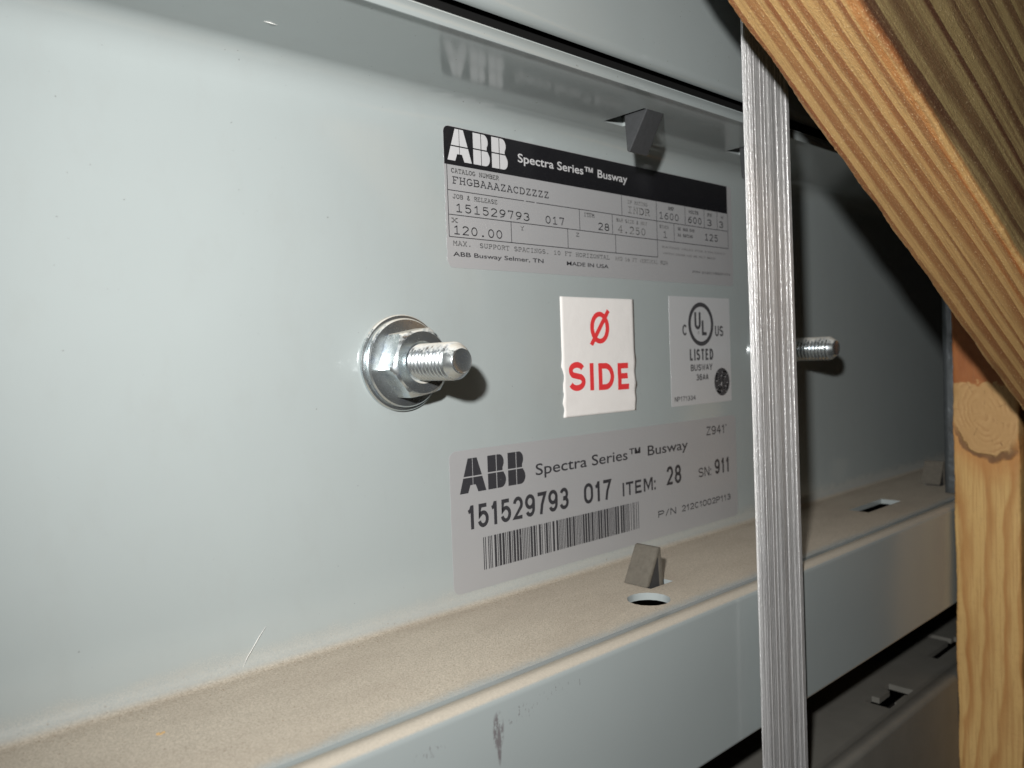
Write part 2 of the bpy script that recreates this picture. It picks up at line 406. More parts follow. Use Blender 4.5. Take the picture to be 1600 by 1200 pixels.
# folded dark tabs
def wedge(verts, faces, name, mat, parent, bev=.0005):
    bm = bmesh.new(); v = [bm.verts.new(c) for c in verts]
    for f in faces: bm.faces.new([v[i] for i in f])
    bmesh.ops.recalc_face_normals(bm, faces=bm.faces)
    bmesh.ops.bevel(bm, geom=list(bm.edges), offset=bev, segments=2, affect='EDGES', profile=.6)
    return part(name, bm, mat, parent)
def low_tab(x, parent):
    t = empty('folded_tab', (x, -.032, ZL)); t.parent = parent; t.location = Vector((x, -.032, ZL)) - Vector(parent.location)
    th = .0011; y0, y1 = -.0382, -.0262; zt = -.0778; zb = ZL + .0002
    # sloping tongue and upright leg, a folded strip of steel
    prof = [(x - .0002, zb), (x + .0078, zt), (x + .0094, zt + .0002), (x + .0108, zb - .004), (x + .0088, zb - .004), (x + .0080, zt - .0026), (x + .0014, zb)]
    bm = bmesh.new(); a = [bm.verts.new((px, y0, pz)) for px, pz in prof]; c = [bm.verts.new((px, y1, pz)) for px, pz in prof]
    n = len(prof)
    for i in range(n): bm.faces.new((a[i], a[(i + 1) % n], c[(i + 1) % n], c[i]))
    bm.faces.new(a[::-1]); bm.faces.new(c); bmesh.ops.recalc_face_normals(bm, faces=bm.faces)
    bmesh.ops.bevel(bm, geom=list(bm.edges), offset=.00028, segments=2, affect='EDGES')
    o = part('tongue', bm, M['tab'], None); o.parent = t; o.location = -Vector((x, -.032, ZL))
    bm = bmesh.new(); a = [bm.verts.new((px, y0 + .0006, pz)) for px, pz in ((x + .0012, zb - .003), (x + .0080, zt - .0020), (x + .0092, zb - .003))]
    c = [bm.verts.new((q.co.x, y1 - .0006, q.co.z)) for q in a]
    for i in range(3): bm.faces.new((a[i], a[(i + 1) % 3], c[(i + 1) % 3], c[i]))
    bm.faces.new(a[::-1]); bm.faces.new(c); bmesh.ops.recalc_face_normals(bm, faces=bm.faces)
    o = part('web_plate', bm, M['inside'], None); o.parent = t; o.location = -Vector((x, -.032, ZL))
    return t
low_tab(.2490, H)['label'] = 'dark steel tab folded up from the dusty ledge beside the round hole'
low_tab(.5590, H)['label'] = 'dark steel tab on the ledge at the far end beside the wooden post'
def top_tab(x, parent, label):
    z0 = ZT + .0003; za = ZT - .0150; w = .0108
    vs = [(x, -.0271, z0), (x, -.0390, z0), (x + w, -.0390, z0), (x + w, -.0271, z0), (x, -.0280, za + .0008), (x, -.0292, za), (x + w + .001, -.0292, za), (x + w + .001, -.0280, za + .0008)]
    fs = [(0, 1, 5, 4), (3, 7, 6, 2), (1, 2, 6, 5), (0, 4, 7, 3), (4, 5, 6, 7), (0, 3, 2, 1)]
    o = wedge(vs, fs, 'hanging_tab', M['tab_top'], parent, .0004); o['label'] = label
top_tab(.2572, H, 'dark steel tab hanging from the upper flange above the printed nameplate')
top_tab(.3432, H, 'dark steel tab of the upper flange hidden behind the silver strap')

# end bracket seen beside the post
bm = bmesh.new()
pts = []
for i in range(40):
    z = -.0915 + i * .182 / 39
    pts.append((.5290 + .0011 * noise.noise(Vector((0, 0, z * 60))), z))
ra = [[bm.verts.new((x, y, z)) for y in (-.060, -.057, -.0545, -.052)] for x, z in pts]
rb_ = [[bm.verts.new((x + .0015, y, z)) for y in (-.060, -.057, -.0545, -.052)] for x, z in pts]
for k in range(len(pts) - 1):
    for j in range(3):
        bm.faces.new((ra[k][j], ra[k][j + 1], ra[k + 1][j + 1], ra[k + 1][j])); bm.faces.new((rb_[k][j + 1], rb_[k][j], rb_[k + 1][j], rb_[k + 1][j + 1]))
    bm.faces.new((ra[k][0], ra[k + 1][0], rb_[k + 1][0], rb_[k][0])); bm.faces.new((ra[k][3], rb_[k][3], rb_[k + 1][3], ra[k + 1][3]))
bmesh.ops.recalc_face_normals(bm, faces=bm.faces)
part('end_bracket', bm, M['galv'], H, 'bluish galvanised strip standing in the channel beside the post', True)

# ------------------------------------------------------------ studs and flange nuts
def lathe(bm, prof, cx, cz, n=72):       # prof (r, y)
    rings = []
    for r, y in prof:
        rings.append([bm.verts.new((cx + r * math.cos(2 * math.pi * i / n), y, cz + r * math.sin(2 * math.pi * i / n))) for i in range(n)])
    for a, b_ in zip(rings, rings[1:]):
        for i in range(n): bm.faces.new((a[i], a[(i + 1) % n], b_[(i + 1) % n], b_[i]))
    return rings
def stud(cx, cz, L, parent, label=None):
    e = empty('threaded_stud'); e.parent = parent; e.location = Vector((cx, 0, cz)) - Vector(parent.location)
    if label: e['label'] = label
    def sub(name, bm, mat, smooth=True, ang=30):
        bmesh.ops.recalc_face_normals(bm, faces=bm.faces)
        o = part(name, bm, mat, None); o.parent = e; o.location = -Vector((cx, 0, cz))
        smooth_by_angle(o, ang); return o
    bm = bmesh.new()
    rings = lathe(bm, [(.0169, 0), (.0171, -.0004), (.0171, -.0014), (.0167, -.0019), (.0155, -.0020)], cx, cz)
    sub('washer', bm, M['zinc'])
    bm = bmesh.new()
    rings = lathe(bm, [(.0152, -.0019), (.0157, -.0023), (.0157, -.0034), (.0152, -.0040), (.0140, -.0042), (.0098, -.0047)], cx, cz)
    sub('flange', bm, M['zinc'])
    # hexagon with chamfered corners
    bm = bmesh.new(); n = 96; R = .0129; ap = R * math.cos(math.pi / 6)
    def hexr(t, rmax):
        a = (math.degrees(t) - 10) % 60 - 30
        r = ap / math.cos(math.radians(a))
        rr = min(r, .01280)
        return min(rr, rmax)
    prof = [(.0040, 9), (.0125, 9)]
    lay = []
    T0 = math.radians(10)
    for y, rm in ((-.0045, 9), (-.0116, 9), (-.0122, .01225), (-.0128, .01165), (-.0134, .0106)):
        lay.append([bm.verts.new((cx + hexr(T0 + 2 * math.pi * i / n, rm) * math.cos(T0 + 2 * math.pi * i / n), y, cz + hexr(T0 + 2 * math.pi * i / n, rm) * math.sin(T0 + 2 * math.pi * i / n))) for i in range(n)])
    for r, y in ((.0092, -.01345), (.0073, -.0134), (.0066, -.0126), (.0060, -.0122)):
        lay.append([bm.verts.new((cx + r * math.cos(T0 + 2 * math.pi * i / n), y, cz + r * math.sin(T0 + 2 * math.pi * i / n))) for i in range(n)])
    for a, b_ in zip(lay, lay[1:]):
        for i in range(n): bm.faces.new((a[i], a[(i + 1) % n], b_[(i + 1) % n], b_[i]))
    sub('hex_nut', bm, M['zinc'], ang=24)
    # rolled thread
    bm = bmesh.new(); n = 56; pitch = .00195; R = .00640; ys = [-.006 - k * (L - .006) / 190 for k in range(191)]
    rings = []
    for y in ys:
        ring = []
        for i in range(n):
            t = 2 * math.pi * i / n
            ph = ((-y) / pitch + i / n) % 1
            tri = abs(2 * ph - 1)
            h = max(0, min(1, (tri - .08) * 1.25))
            r = R - .00085 + .00085 * h
            r += .00006 * noise.noise(Vector((math.cos(t) * 3, y * 1600, math.sin(t) * 3)))
            tip = max(0, (-y - (L - .0036)) / .0036)
            r = min(r, R * (1 - .34 * tip ** 1.25))
            ring.append(bm.verts.new((cx + r * math.cos(t), y, cz + r * math.sin(t))))
        rings.append(ring)
    for r, y in ((.0040, -L - .0001), (.0036, -L + .0001), (.0018, -L + .0003)):
        rings.append([bm.verts.new((cx + r * math.cos(2 * math.pi * i / n), y, cz + r * math.sin(2 * math.pi * i / n))) for i in range(n)])
    for a, b_ in zip(rings, rings[1:]):
        for i in range(n): bm.faces.new((a[i], a[(i + 1) % n], b_[(i + 1) % n], b_[i]))
    bm.faces.new(rings[-1])
    sub('thread', bm, M['zinc'], ang=50)
    return e
stud(.162, .0003, .0343, H, 'shiny zinc stud with flange nut left of the red and white sticker')
stud(.412, .0003, .0400, H, 'zinc stud poking out from behind the right edge of the silver strap')

# ------------------------------------------------------------ flat print helpers
YP = -.00012        # face of the stickers
def plane_pts(bm, pts, y, close=True):
    f = bm.faces.new([bm.verts.new((x * MM, y, z * MM)) for x, z in pts])
    return f
def fix_front(bm):
    for f in bm.faces:
        f.normal_update()
        if f.normal.y > 0: f.normal_flip()
def text_bm(bm, s, x0, x1, zb, cap, y, bold=0.0, space=1.0):
    cu = bpy.data.curves.new('t', 'FONT'); cu.body = s; cu.size = 1; cu.resolution_u = 4; cu.offset = bold; cu.space_character = space
    o = bpy.data.objects.new('t', cu); col.objects.link(o)
    bpy.context.view_layer.update()
    me = bpy.data.meshes.new_from_object(o.evaluated_get(bpy.context.evaluated_depsgraph_get()))
    xs = [v.co.x for v in me.vertices]; a, b_ = min(xs), max(xs)
    sx = (x1 - x0) / (b_ - a); sz = cap / (0.729 + 2 * bold)
    vm = [bm.verts.new(((x0 + (v.co.x - a) * sx) * MM, y, (zb + (v.co.y + bold) * sz) * MM)) for v in me.vertices]
    for f in me.polygons:
        try: bm.faces.new([vm[i] for i in f.vertices])
        except ValueError: pass
    bpy.data.objects.remove(o); bpy.data.curves.remove(cu); bpy.data.meshes.remove(me)
# slab-serif strokes for the typewriter lines: each glyph a list of polylines on a 4 x 6 grid
def cir(cx, cy, rx, ry, a0=0, a1=360, n=14): return [(cx + rx * math.cos(math.radians(a0 + (a1 - a0) * i / n)), cy + ry * math.sin(math.radians(a0 + (a1 - a0) * i / n))) for i in range(n + 1)]
G = {
 'A': [[(.3, 0), (1.9, 6), (2.1, 6), (3.7, 0)], [(1, 2.1), (3, 2.1)], [(0, 0), (1, 0)], [(3, 0), (4, 0)], [(1.1, 6), (2.1, 6)]],
 'B': [[(.6, 0), (.6, 6)], [(.1, 6), (2.3, 6)] + cir(2.3, 4.6, 1.2, 1.4, 90, -90) + [(.6, 3.2)], [(2.3, 3.2)] + cir(2.3, 1.6, 1.5, 1.6, 90, -90) + [(.1, 0)]],
 'C': [cir(2.1, 3, 1.8, 3, 45, 315), [(3.4, 6), (3.4, 4.6)]],
 'D': [[(.6, 0), (.6, 6)], [(.1, 6), (1.8, 6)] + cir(1.8, 3, 1.9, 3, 90, -90) + [(.1, 0)]],
 'E': [[(.7, 0), (.7, 6)], [(.1, 6), (3.5, 6), (3.5, 4.7)], [(.7, 3.1), (2.4, 3.1)], [(.1, 0), (3.7, 0), (3.7, 1.4)]],
 'F': [[(.9, 0), (.9, 6)], [(.2, 6), (3.7, 6), (3.7, 4.7)], [(.9, 3.1), (2.5, 3.1)], [(.2, 0), (2.1, 0)]],
 'G': [cir(2.1, 3, 1.8, 3, 45, 340), [(2.3, 2.6), (3.9, 2.6)], [(3.6, 2.6), (3.6, .6)]],
 'H': [[(.7, 0), (.7, 6)], [(3.3, 0), (3.3, 6)], [(.7, 3), (3.3, 3)], [(.1, 0), (1.3, 0)], [(.1, 6), (1.3, 6)], [(2.7, 0), (3.9, 0)], [(2.7, 6), (3.9, 6)]],
 'I': [[(2, 0), (2, 6)], [(.7, 0), (3.3, 0)], [(.7, 6), (3.3, 6)]],
 'J': [[(1.6, 6), (3.8, 6)], [(2.9, 6), (2.9, 1.6)] + cir(1.6, 1.6, 1.3, 1.6, 0, -180)],
 'K': [[(.7, 0), (.7, 6)], [(3.4, 6), (.7, 2.6)], [(1.6, 3.6), (3.6, 0)], [(.1, 0), (1.3, 0)], [(.1, 6), (1.3, 6)]],
 'L': [[(1.2, 0), (1.2, 6)], [(.4, 6), (2, 6)], [(.3, 0), (3.7, 0), (3.7, 1.6)]],
 'M': [[(.5, 0), (.5, 6), (2, 2.6), (3.5, 6), (3.5, 0)], [(0, 0), (1.1, 0)], [(2.9, 0), (4, 0)]],
 'N': [[(.6, 0), (.6, 6), (3.3, 0), (3.3, 6)], [(0, 0), (1.2, 0)], [(2.6, 6), (4, 6)]],
 'O': [cir(2, 3, 1.8, 3)],
 'P': [[(.8, 0), (.8, 6)], [(.2, 6), (2.3, 6)] + cir(2.3, 4.4, 1.3, 1.6, 90, -90) + [(.8, 2.8)], [(.2, 0), (2, 0)]],
 'Q': [cir(2, 3, 1.8, 3), [(2, 1), (3.6, -.8)]],
 'R': [[(.7, 0), (.7, 6)], [(.2, 6), (2.3, 6)] + cir(2.3, 4.5, 1.3, 1.5, 90, -90) + [(.7, 3)], [(2.1, 3), (3.6, 0), (4, 0)], [(.2, 0), (1.3, 0)]],
 'S': [cir(2, 4.5, 1.5, 1.5, 30, 250) + cir(2, 1.5, 1.6, 1.5, 80, -150)],
 'T': [[(2, 0), (2, 6)], [(.2, 4.6), (.2, 6), (3.8, 6), (3.8, 4.6)], [(1.1, 0), (2.9, 0)]],
 'U': [[(.6, 6), (.6, 1.8)] + cir(2, 1.8, 1.4, 1.8, 180, 360) + [(3.4, 6)], [(0, 6), (1.2, 6)], [(2.8, 6), (4, 6)]],
 'V': [[(.4, 6), (2, 0), (3.6, 6)]], 'W': [[(.2, 6), (1, 0), (2, 4), (3, 0), (3.8, 6)]],
 'X': [[(.5, 0), (3.5, 6)], [(.5, 6), (3.5, 0)], [(0, 0), (1.2, 0)], [(2.8, 0), (4, 0)], [(0, 6), (1.2, 6)], [(2.8, 6), (4, 6)]],
 'Y': [[(.4, 6), (2, 3), (3.6, 6)], [(2, 3), (2, 0)], [(1.2, 0), (2.8, 0)]],
 'Z': [[(.7, 4.8), (.7, 6), (3.4, 6), (.5, 0), (3.5, 0), (3.5, 1.3)]],
 '0': [cir(2, 3, 1.5, 3)], '1': [[(.8, 4.8), (2, 6), (2, 0)], [(.7, 0), (3.3, 0)]],
 '2': [cir(1.9, 4.4, 1.5, 1.6, 160, -30) + [(.4, 0), (3.5, 0)]],
 '3': [cir(1.8, 4.5, 1.4, 1.5, 150, -80) + cir(1.8, 1.6, 1.7, 1.6, 80, -150)],
 '4': [[(2.9, 0), (2.9, 6), (.4, 1.8), (3.8, 1.8)], [(2, 0), (3.6, 0)]],
 '5': [[(3.2, 6), (.9, 6), (.8, 3.4)] + cir(1.9, 1.9, 1.5, 1.9, 130, -150)],
 '6': [[(3.2, 6), (1.4, 5), (.5, 2.4)] + cir(2, 1.8, 1.5, 1.8, 160, -200)],
 '7': [[(.6, 5.2), (.6, 6), (3.4, 6), (1.9, 0)]],
 '8': [cir(2, 4.5, 1.3, 1.5), cir(2, 1.6, 1.6, 1.6)],
 '9': [[(.8, 0), (2.6, 1), (3.5, 3.6)] + cir(2, 4.2, 1.5, 1.8, -20, 340)],
 '.': [cir(2, .3, .25, .3)], ',': [[(2, .4), (1.6, -.9)]], ':': [cir(2, .4, .2, .2), cir(2, 3.4, .2, .2)],
 '&': [[(3.7, 0), (1.2, 4.2)] + cir(1.9, 4.8, .8, 1.1, 200, 0) + [(.7, 1.8)] + cir(1.6, 1.3, 1.2, 1.3, 160, 340)], '/': [[(.6, -.5), (3.4, 6.5)]], '-': [[(.8, 3), (3.2, 3)]],
}
def strokes_bm(bm, lines, fx, fz, wdt, y):
    for ln in lines:
        pts = [Vector((fx(px), fz(pz))) for px, pz in ln]
        for a, b_ in zip(pts, pts[1:]):
            d = b_ - a
            if d.length < 1e-6: continue
            d.normalize(); q = Vector((-d.y, d.x)) * wdt / 2; e = d * wdt * .35
            plane_pts(bm, [tuple(a - e - q), tuple(b_ + e - q), tuple(b_ + e + q), tuple(a - e + q)], y)
def typed(bm, s, x0, x1, zb, cap, y, wdt=None):
    adv = (x1 - x0) / (len(s) - .18); wdt = wdt or cap * .13
    for i, ch in enumerate(s):
        if ch == ' ' or ch not in G: continue
        ox = x0 + i * adv
        # hair-line offset per stroke group keeps crossing strokes from sharing a plane
        for j, ln in enumerate(G[ch]):
            strokes_bm(bm, [ln], lambda v: ox + v / 4 * adv * .82, lambda v: zb + v / 6 * cap, wdt, y - j * 2e-6)
def thick(bm, ln, wdt, y):
    pts = [Vector(p) for p in ln]
    pts = [p for i, p in enumerate(pts) if i == 0 or (p - pts[i - 1]).length > 1e-5]
    closed = (pts[0] - pts[-1]).length < 1e-4
    if closed: pts = pts[:-1]
    n = len(pts); off = []
    for i in range(n):
        a = pts[i] - pts[i - 1] if (i > 0 or closed) else pts[1] - pts[0]
        c = pts[(i + 1) % n] - pts[i] if (i < n - 1 or closed) else pts[-1] - pts[-2]
        a = a.normalized(); c = c.normalized(); t = (a + c)
        t = t.normalized() if t.length > 1e-4 else a
        q = Vector((-t.y, t.x)); k = min(1.9, 1 / max(.3, q.dot(Vector((-a.y, a.x)))))
        off.append(q * (wdt / 2 * k))
    L = [bm.verts.new(((p.x + o.x) * MM, y, (p.y + o.y) * MM)) for p, o in zip(pts, off)]
    R_ = [bm.verts.new(((p.x - o.x) * MM, y, (p.y - o.y) * MM)) for p, o in zip(pts, off)]
    for i in range(n if closed else n - 1):
        k = (i + 1) % n
        bm.faces.new((L[i], L[k], R_[k], R_[i]))
SS = {
 'A': [[(0, 0), (1.75, 6)], [(4, 0), (2.25, 6)], [(.8, 1.9), (3.2, 1.9)], [(1.75, 5.8), (2.25, 5.8)]],
 'B': [[(0, 0), (0, 6), (2.2, 6)] + cir(2.2, 4.55, 1.45, 1.45, 80, -80, 8) + [(2.2, 3.1), (.2, 3.1)], [(2.3, 3.1)] + cir(2.3, 1.55, 1.7, 1.55, 80, -80, 8) + [(2.3, 0), (0, 0)]],
 'C': [cir(2, 3, 2, 3, 38, 322, 22)],
 'D': [[(0, 0), (0, 6), (1.9, 6)] + cir(1.7, 3, 2.3, 3, 75, -75, 14) + [(1.9, 0), (0, 0), (0, .3)]],
 'E': [[(3.8, 6), (0, 6), (0, 0), (4, 0)], [(0, 3.1), (3.5, 3.1)]],
 'I': [[(0, -.9), (0, 6.9)]],
 'L': [[(0, 6.9), (0, 0), (4, 0)]],
 'M': [[(0, -.9), (0, 6), (.5, 6), (2, 1), (3.5, 6), (4, 6), (4, -.9)]],
 'N': [[(0, -.9), (0, 6), (.4, 6), (3.6, 0), (4, 0), (4, 6.9)]],
 'P': [[(0, -.9), (0, 6), (2.3, 6)] + cir(2.3, 4.4, 1.7, 1.6, 80, -80, 8) + [(2.3, 2.8), (0, 2.8)]],
 'S': [cir(2, 4.5, 1.9, 1.5, 20, 228, 14) + cir(2, 1.55, 2, 1.55, 55, -160, 14)],
 'T': [[(2, -.9), (2, 6)], [(-.4, 6), (4.4, 6)]],
 'U': [[(0, 6.9), (0, 1.9)] + cir(2, 1.9, 2, 1.9, 190, 350, 12) + [(4, 1.9), (4, 6.9)]],
 'W': [[(-.2, 6.9), (1, 0), (2, 5.4), (3, 0), (4.2, 6.9)]],
 'Y': [[(-.2, 6.9), (2, 2.8), (4.2, 6.9)], [(2, 3), (2, -.9)]],
 'Z': [[(0, 6), (4, 6), (0, 0), (4.2, 0)]],
 '0': [cir(2, 4, 2, 2, 0, 180, 12) + cir(2, 2, 2, 2, 180, 360, 12) + [(4, 4)]],
 '1': [[(-.2, 4.7), (1.4, 5.0), (2.6, 6.3)], [(2.7, -.9), (2.7, 6.9)]],
 '2': [cir(2, 4.2, 1.9, 1.8, 170, -30, 14) + [(.1, 0), (4.2, 0)]],
 '3': [cir(2, 4.45, 1.75, 1.55, 160, -90, 12) + [(1.4, 2.95)], [(1.6, 3.15)] + cir(2, 1.6, 2, 1.6, 85, -165, 14)],
 '4': [[(2.9, -.9), (2.9, 6), (2.6, 6), (0, 2), (4.3, 2)]],
 '5': [[(3.8, 6), (.6, 6), (.3, 3.0)] + cir(2, 1.9, 2, 1.95, 135, -165, 16)],
 '6': [cir(2, 4.2, 1.9, 1.8, 25, 178, 12) + [(0, 1.8)], cir(2, 1.8, 2, 1.8, 0, 360, 20)],
 '7': [[(-.2, 6), (4, 6), (2.2, 2.6), (1.5, -.9)]],
 '8': [cir(2, 4.5, 1.7, 1.5, 0, 360, 18), cir(2, 1.6, 2, 1.6, 0, 360, 18)],
 '9': [cir(2, 1.8, 1.9, 1.8, 205, 358, 12) + [(4, 4.2)], cir(2, 4.2, 2, 1.8, 0, 360, 20)],
 ':': [[(0, -.8), (0, .6)], [(0, 3.2), (0, 4.6)]], '/': [[(.3, -.8), (3.7, 6.8)]], "'": [[(1.2, 6.9), (.8, 5)]],
}
SW = {'I': .0, ':': .0, '1': .62, 'M': 1.25, 'W': 1.3, ' ': .5, "'": .3, '/': .7, 'E': .92, 'L': .88}
def sans(bm, s, x0, x1, zb, cap, y, wdt, gap=.42):
    # gap and stroke in units of the stroke; letters keep a common width
    tot = max(.001, sum(SW.get(ch, 1.0) for ch in s)); n = len(s)
    u = ((x1 - x0) - wdt * n - gap * wdt * 1.6 * (n - 1)) / tot
    x = x0
    for ch in s:
        gw = SW.get(ch, 1.0) * u
        for j, ln in enumerate(SS.get(ch, [])):
            hz = cap - wdt
            pts = []
            for px, pz in ln:
                cz = max(-.9, min(6.9, pz))
                z = zb + wdt / 2 + cz / 6 * hz
                if cz < -.5: z = zb
                elif cz > 6.5: z = zb + cap
                pts.append((x + wdt / 2 + px / 4 * gw, z))
            thick(bm, pts, wdt, y - j * 3e-6)
        x += gw + wdt + gap * wdt * 1.6
def sticker(name, x0, x1, z0, z1, rad, mat, label, jag=0.0, wave=0.0, y=0.0):
    # sheet with rounded, slightly nibbled edge and real thickness
    out = []
    def side(a, b_, n):
        for i in range(n):
            t = i / n; out.append((a[0] + (b_[0] - a[0]) * t, a[1] + (b_[1] - a[1]) * t))
    def corner(cx, cz, a0):
        for i in range(7):
            t = math.radians(a0 + 90 * i / 6); out.append((cx + rad * math.cos(t), cz + rad * math.sin(t)))
    corner(x1 - rad, z1 - rad, 0); side((x1 - rad, z1), (x0 + rad, z1), 24)
    corner(x0 + rad, z1 - rad, 90); side((x0, z1 - rad), (x0, z0 + rad), 40)
    corner(x0 + rad, z0 + rad, 180); side((x0 + rad, z0), (x1 - rad, z0), 24)
    corner(x1 - rad, z0 + rad, 270); side((x1, z0 + rad), (x1, z1 - rad), 40)
    o2 = []
    for x, z in out:
        dx = jag * noise.noise(Vector((x * .1, z * .9, 3))); 
        if wave and (abs(x - x0) < .8 or abs(x - x1) < .8): dx += wave * math.sin(z * .55 + (0 if x < (x0 + x1) / 2 else .8)) * max(0, -(z - 8) / 30 if z < 8 else 0)
        o2.append((x + dx, z))
    bm = bmesh.new()
    a = [bm.verts.new((x * MM, YP + y, z * MM)) for x, z in o2]; b_ = [bm.verts.new((x * MM, -.00001 + y, z * MM)) for x, z in o2]
    bm.faces.new(a); bm.faces.new(b_[::-1])
    for i in range(len(a)): bm.faces.new((a[i], b_[i], b_[(i + 1) % len(a)], a[(i + 1) % len(a)]))
    bmesh.ops.recalc_face_normals(bm, faces=bm.faces)
    e = part(name, bm, mat, H, label)
    return e
def printed(name, bm, mat, parent, label=None):
    fix_front(bm)
    o = part(name, bm, mat, None); o.parent = parent
    if label: o['label'] = label
    return o

def logo_bm(bm, ax, az, w, h, y):
    # three heavy letters, each cut by a fine cross
    def P(px, pz): return (ax + px * w, az + pz * h)
    g = .012
    def A(o, s):
        L = [[(0, 0), (.31, 0), (.40, .22), (.49, .22), (.49, .44), (.14, .44)], [(1, 0), (.69, 0), (.60, .22), (.51, .22), (.51, .44), (.86, .44)],
             [(.155, .48), (.49, .48), (.49, 1), (.33, 1)], [(.845, .48), (.51, .48), (.51, 1), (.67, 1)]]
        for q in L: plane_pts(bm, [P(o + px * s, pz) for px, pz in q], y)
    def B(o, s):
        plane_pts(bm, [P(o + px * s, pz) for px, pz in ((0, 0), (.46, 0), (.46, .47), (0, .47))], y)
        plane_pts(bm, [P(o + px * s, pz) for px, pz in ((0, .51), (.46, .51), (.46, 1), (0, 1))], y)
        plane_pts(bm, [P(o + px * s, pz) for px, pz in [(.50, .47), (.50, 0)] + [(.72 + .28 * math.cos(math.radians(t)), .235 + .235 * math.sin(math.radians(t))) for t in range(-90, 60, 15)] + [(.86, .47)]], y)
        plane_pts(bm, [P(o + px * s, pz) for px, pz in [(.50, 1), (.50, .51), (.82, .51)] + [(.64 + .26 * math.cos(math.radians(t)), .77 + .23 * math.sin(math.radians(t))) for t in range(-45, 91, 15)]], y)
    A(0, .385); B(.415, .275); B(.725, .275)

# ------------------------------------------------------------ nameplate with the black header
L1 = sticker('nameplate_label', 184.6, 378.3, 35.4, 88.3, 2.6, M['foil'], 'silver nameplate with black header and typed catalogue table above the nut', .5)
YA, YB = YP - .00004, YP - .00008
bm = bmesh.new()
hdr = [(374.2, 73.6), (374.2, 88.1), (187.0, 88.1)] + [(187.0 - 2.3 * math.sin(math.radians(t)), 85.8 + 2.3 * math.cos(math.radians(t))) for t in (30, 60, 90)] + [(184.7, 73.8)]
plane_pts(bm, hdr, YA); printed('header_band', bm, M['black'], L1, 'black strip across the top of the label')
bm = bmesh.new(); logo_bm(bm, 186.3, 75.5, 30.4, 12.0, YB); printed('logo', bm, M['knock'], L1)
bm = bmesh.new(); text_bm(bm, 'Spectra Series\u2122 Busway', 222.3, 291.3, 79.6, 3.7, YB, .012); printed('title', bm, M['knock'], L1)
bm = bmesh.new()
def rule(x0, z0, x1, z1, wd=.32, y=YA):
    if z0 == z1: plane_pts(bm, [(x0, z0 - wd / 2), (x1, z0 - wd / 2), (x1, z0 + wd / 2), (x0, z0 + wd / 2)], y)
    else: plane_pts(bm, [(x0 - wd / 2, z0), (x0 + wd / 2, z0), (x0 + wd / 2, z1), (x0 - wd / 2, z1)], y - .000004)
rule(185.8, 46.9, 185.8, 73.9); rule(185.8, 64.3, 225, 64.3); rule(226, 64.3, 231, 64.3); rule(232, 64.3, 374.5, 64.3)
rule(185.8, 55.2, 374.5, 55.2); rule(185.8, 46.9, 312.7, 46.9)
for x, a, c in ((286.8, 64.3, 73.6), (312.7, 46.9, 73.6), (336.0, 64.3, 73.6), (352.6, 64.3, 73.6), (364.4, 64.3, 73.6), (374.4, 55.1, 73.6), (258.0, 55.2, 64.3), (279.8, 55.2, 64.3), (326.4, 55.2, 64.3), (217.4, 46.9, 55.2), (250.2, 46.9, 55.2), (281.7, 46.9, 55.2)): rule(x, a, x, c)
printed('table_rules', bm, M['ink'], L1)
def line(kind, lab, s, *a, **k):
    b2 = bmesh.new(); (typed if kind == 't' else text_bm)(b2, s, *a, **k); return b2
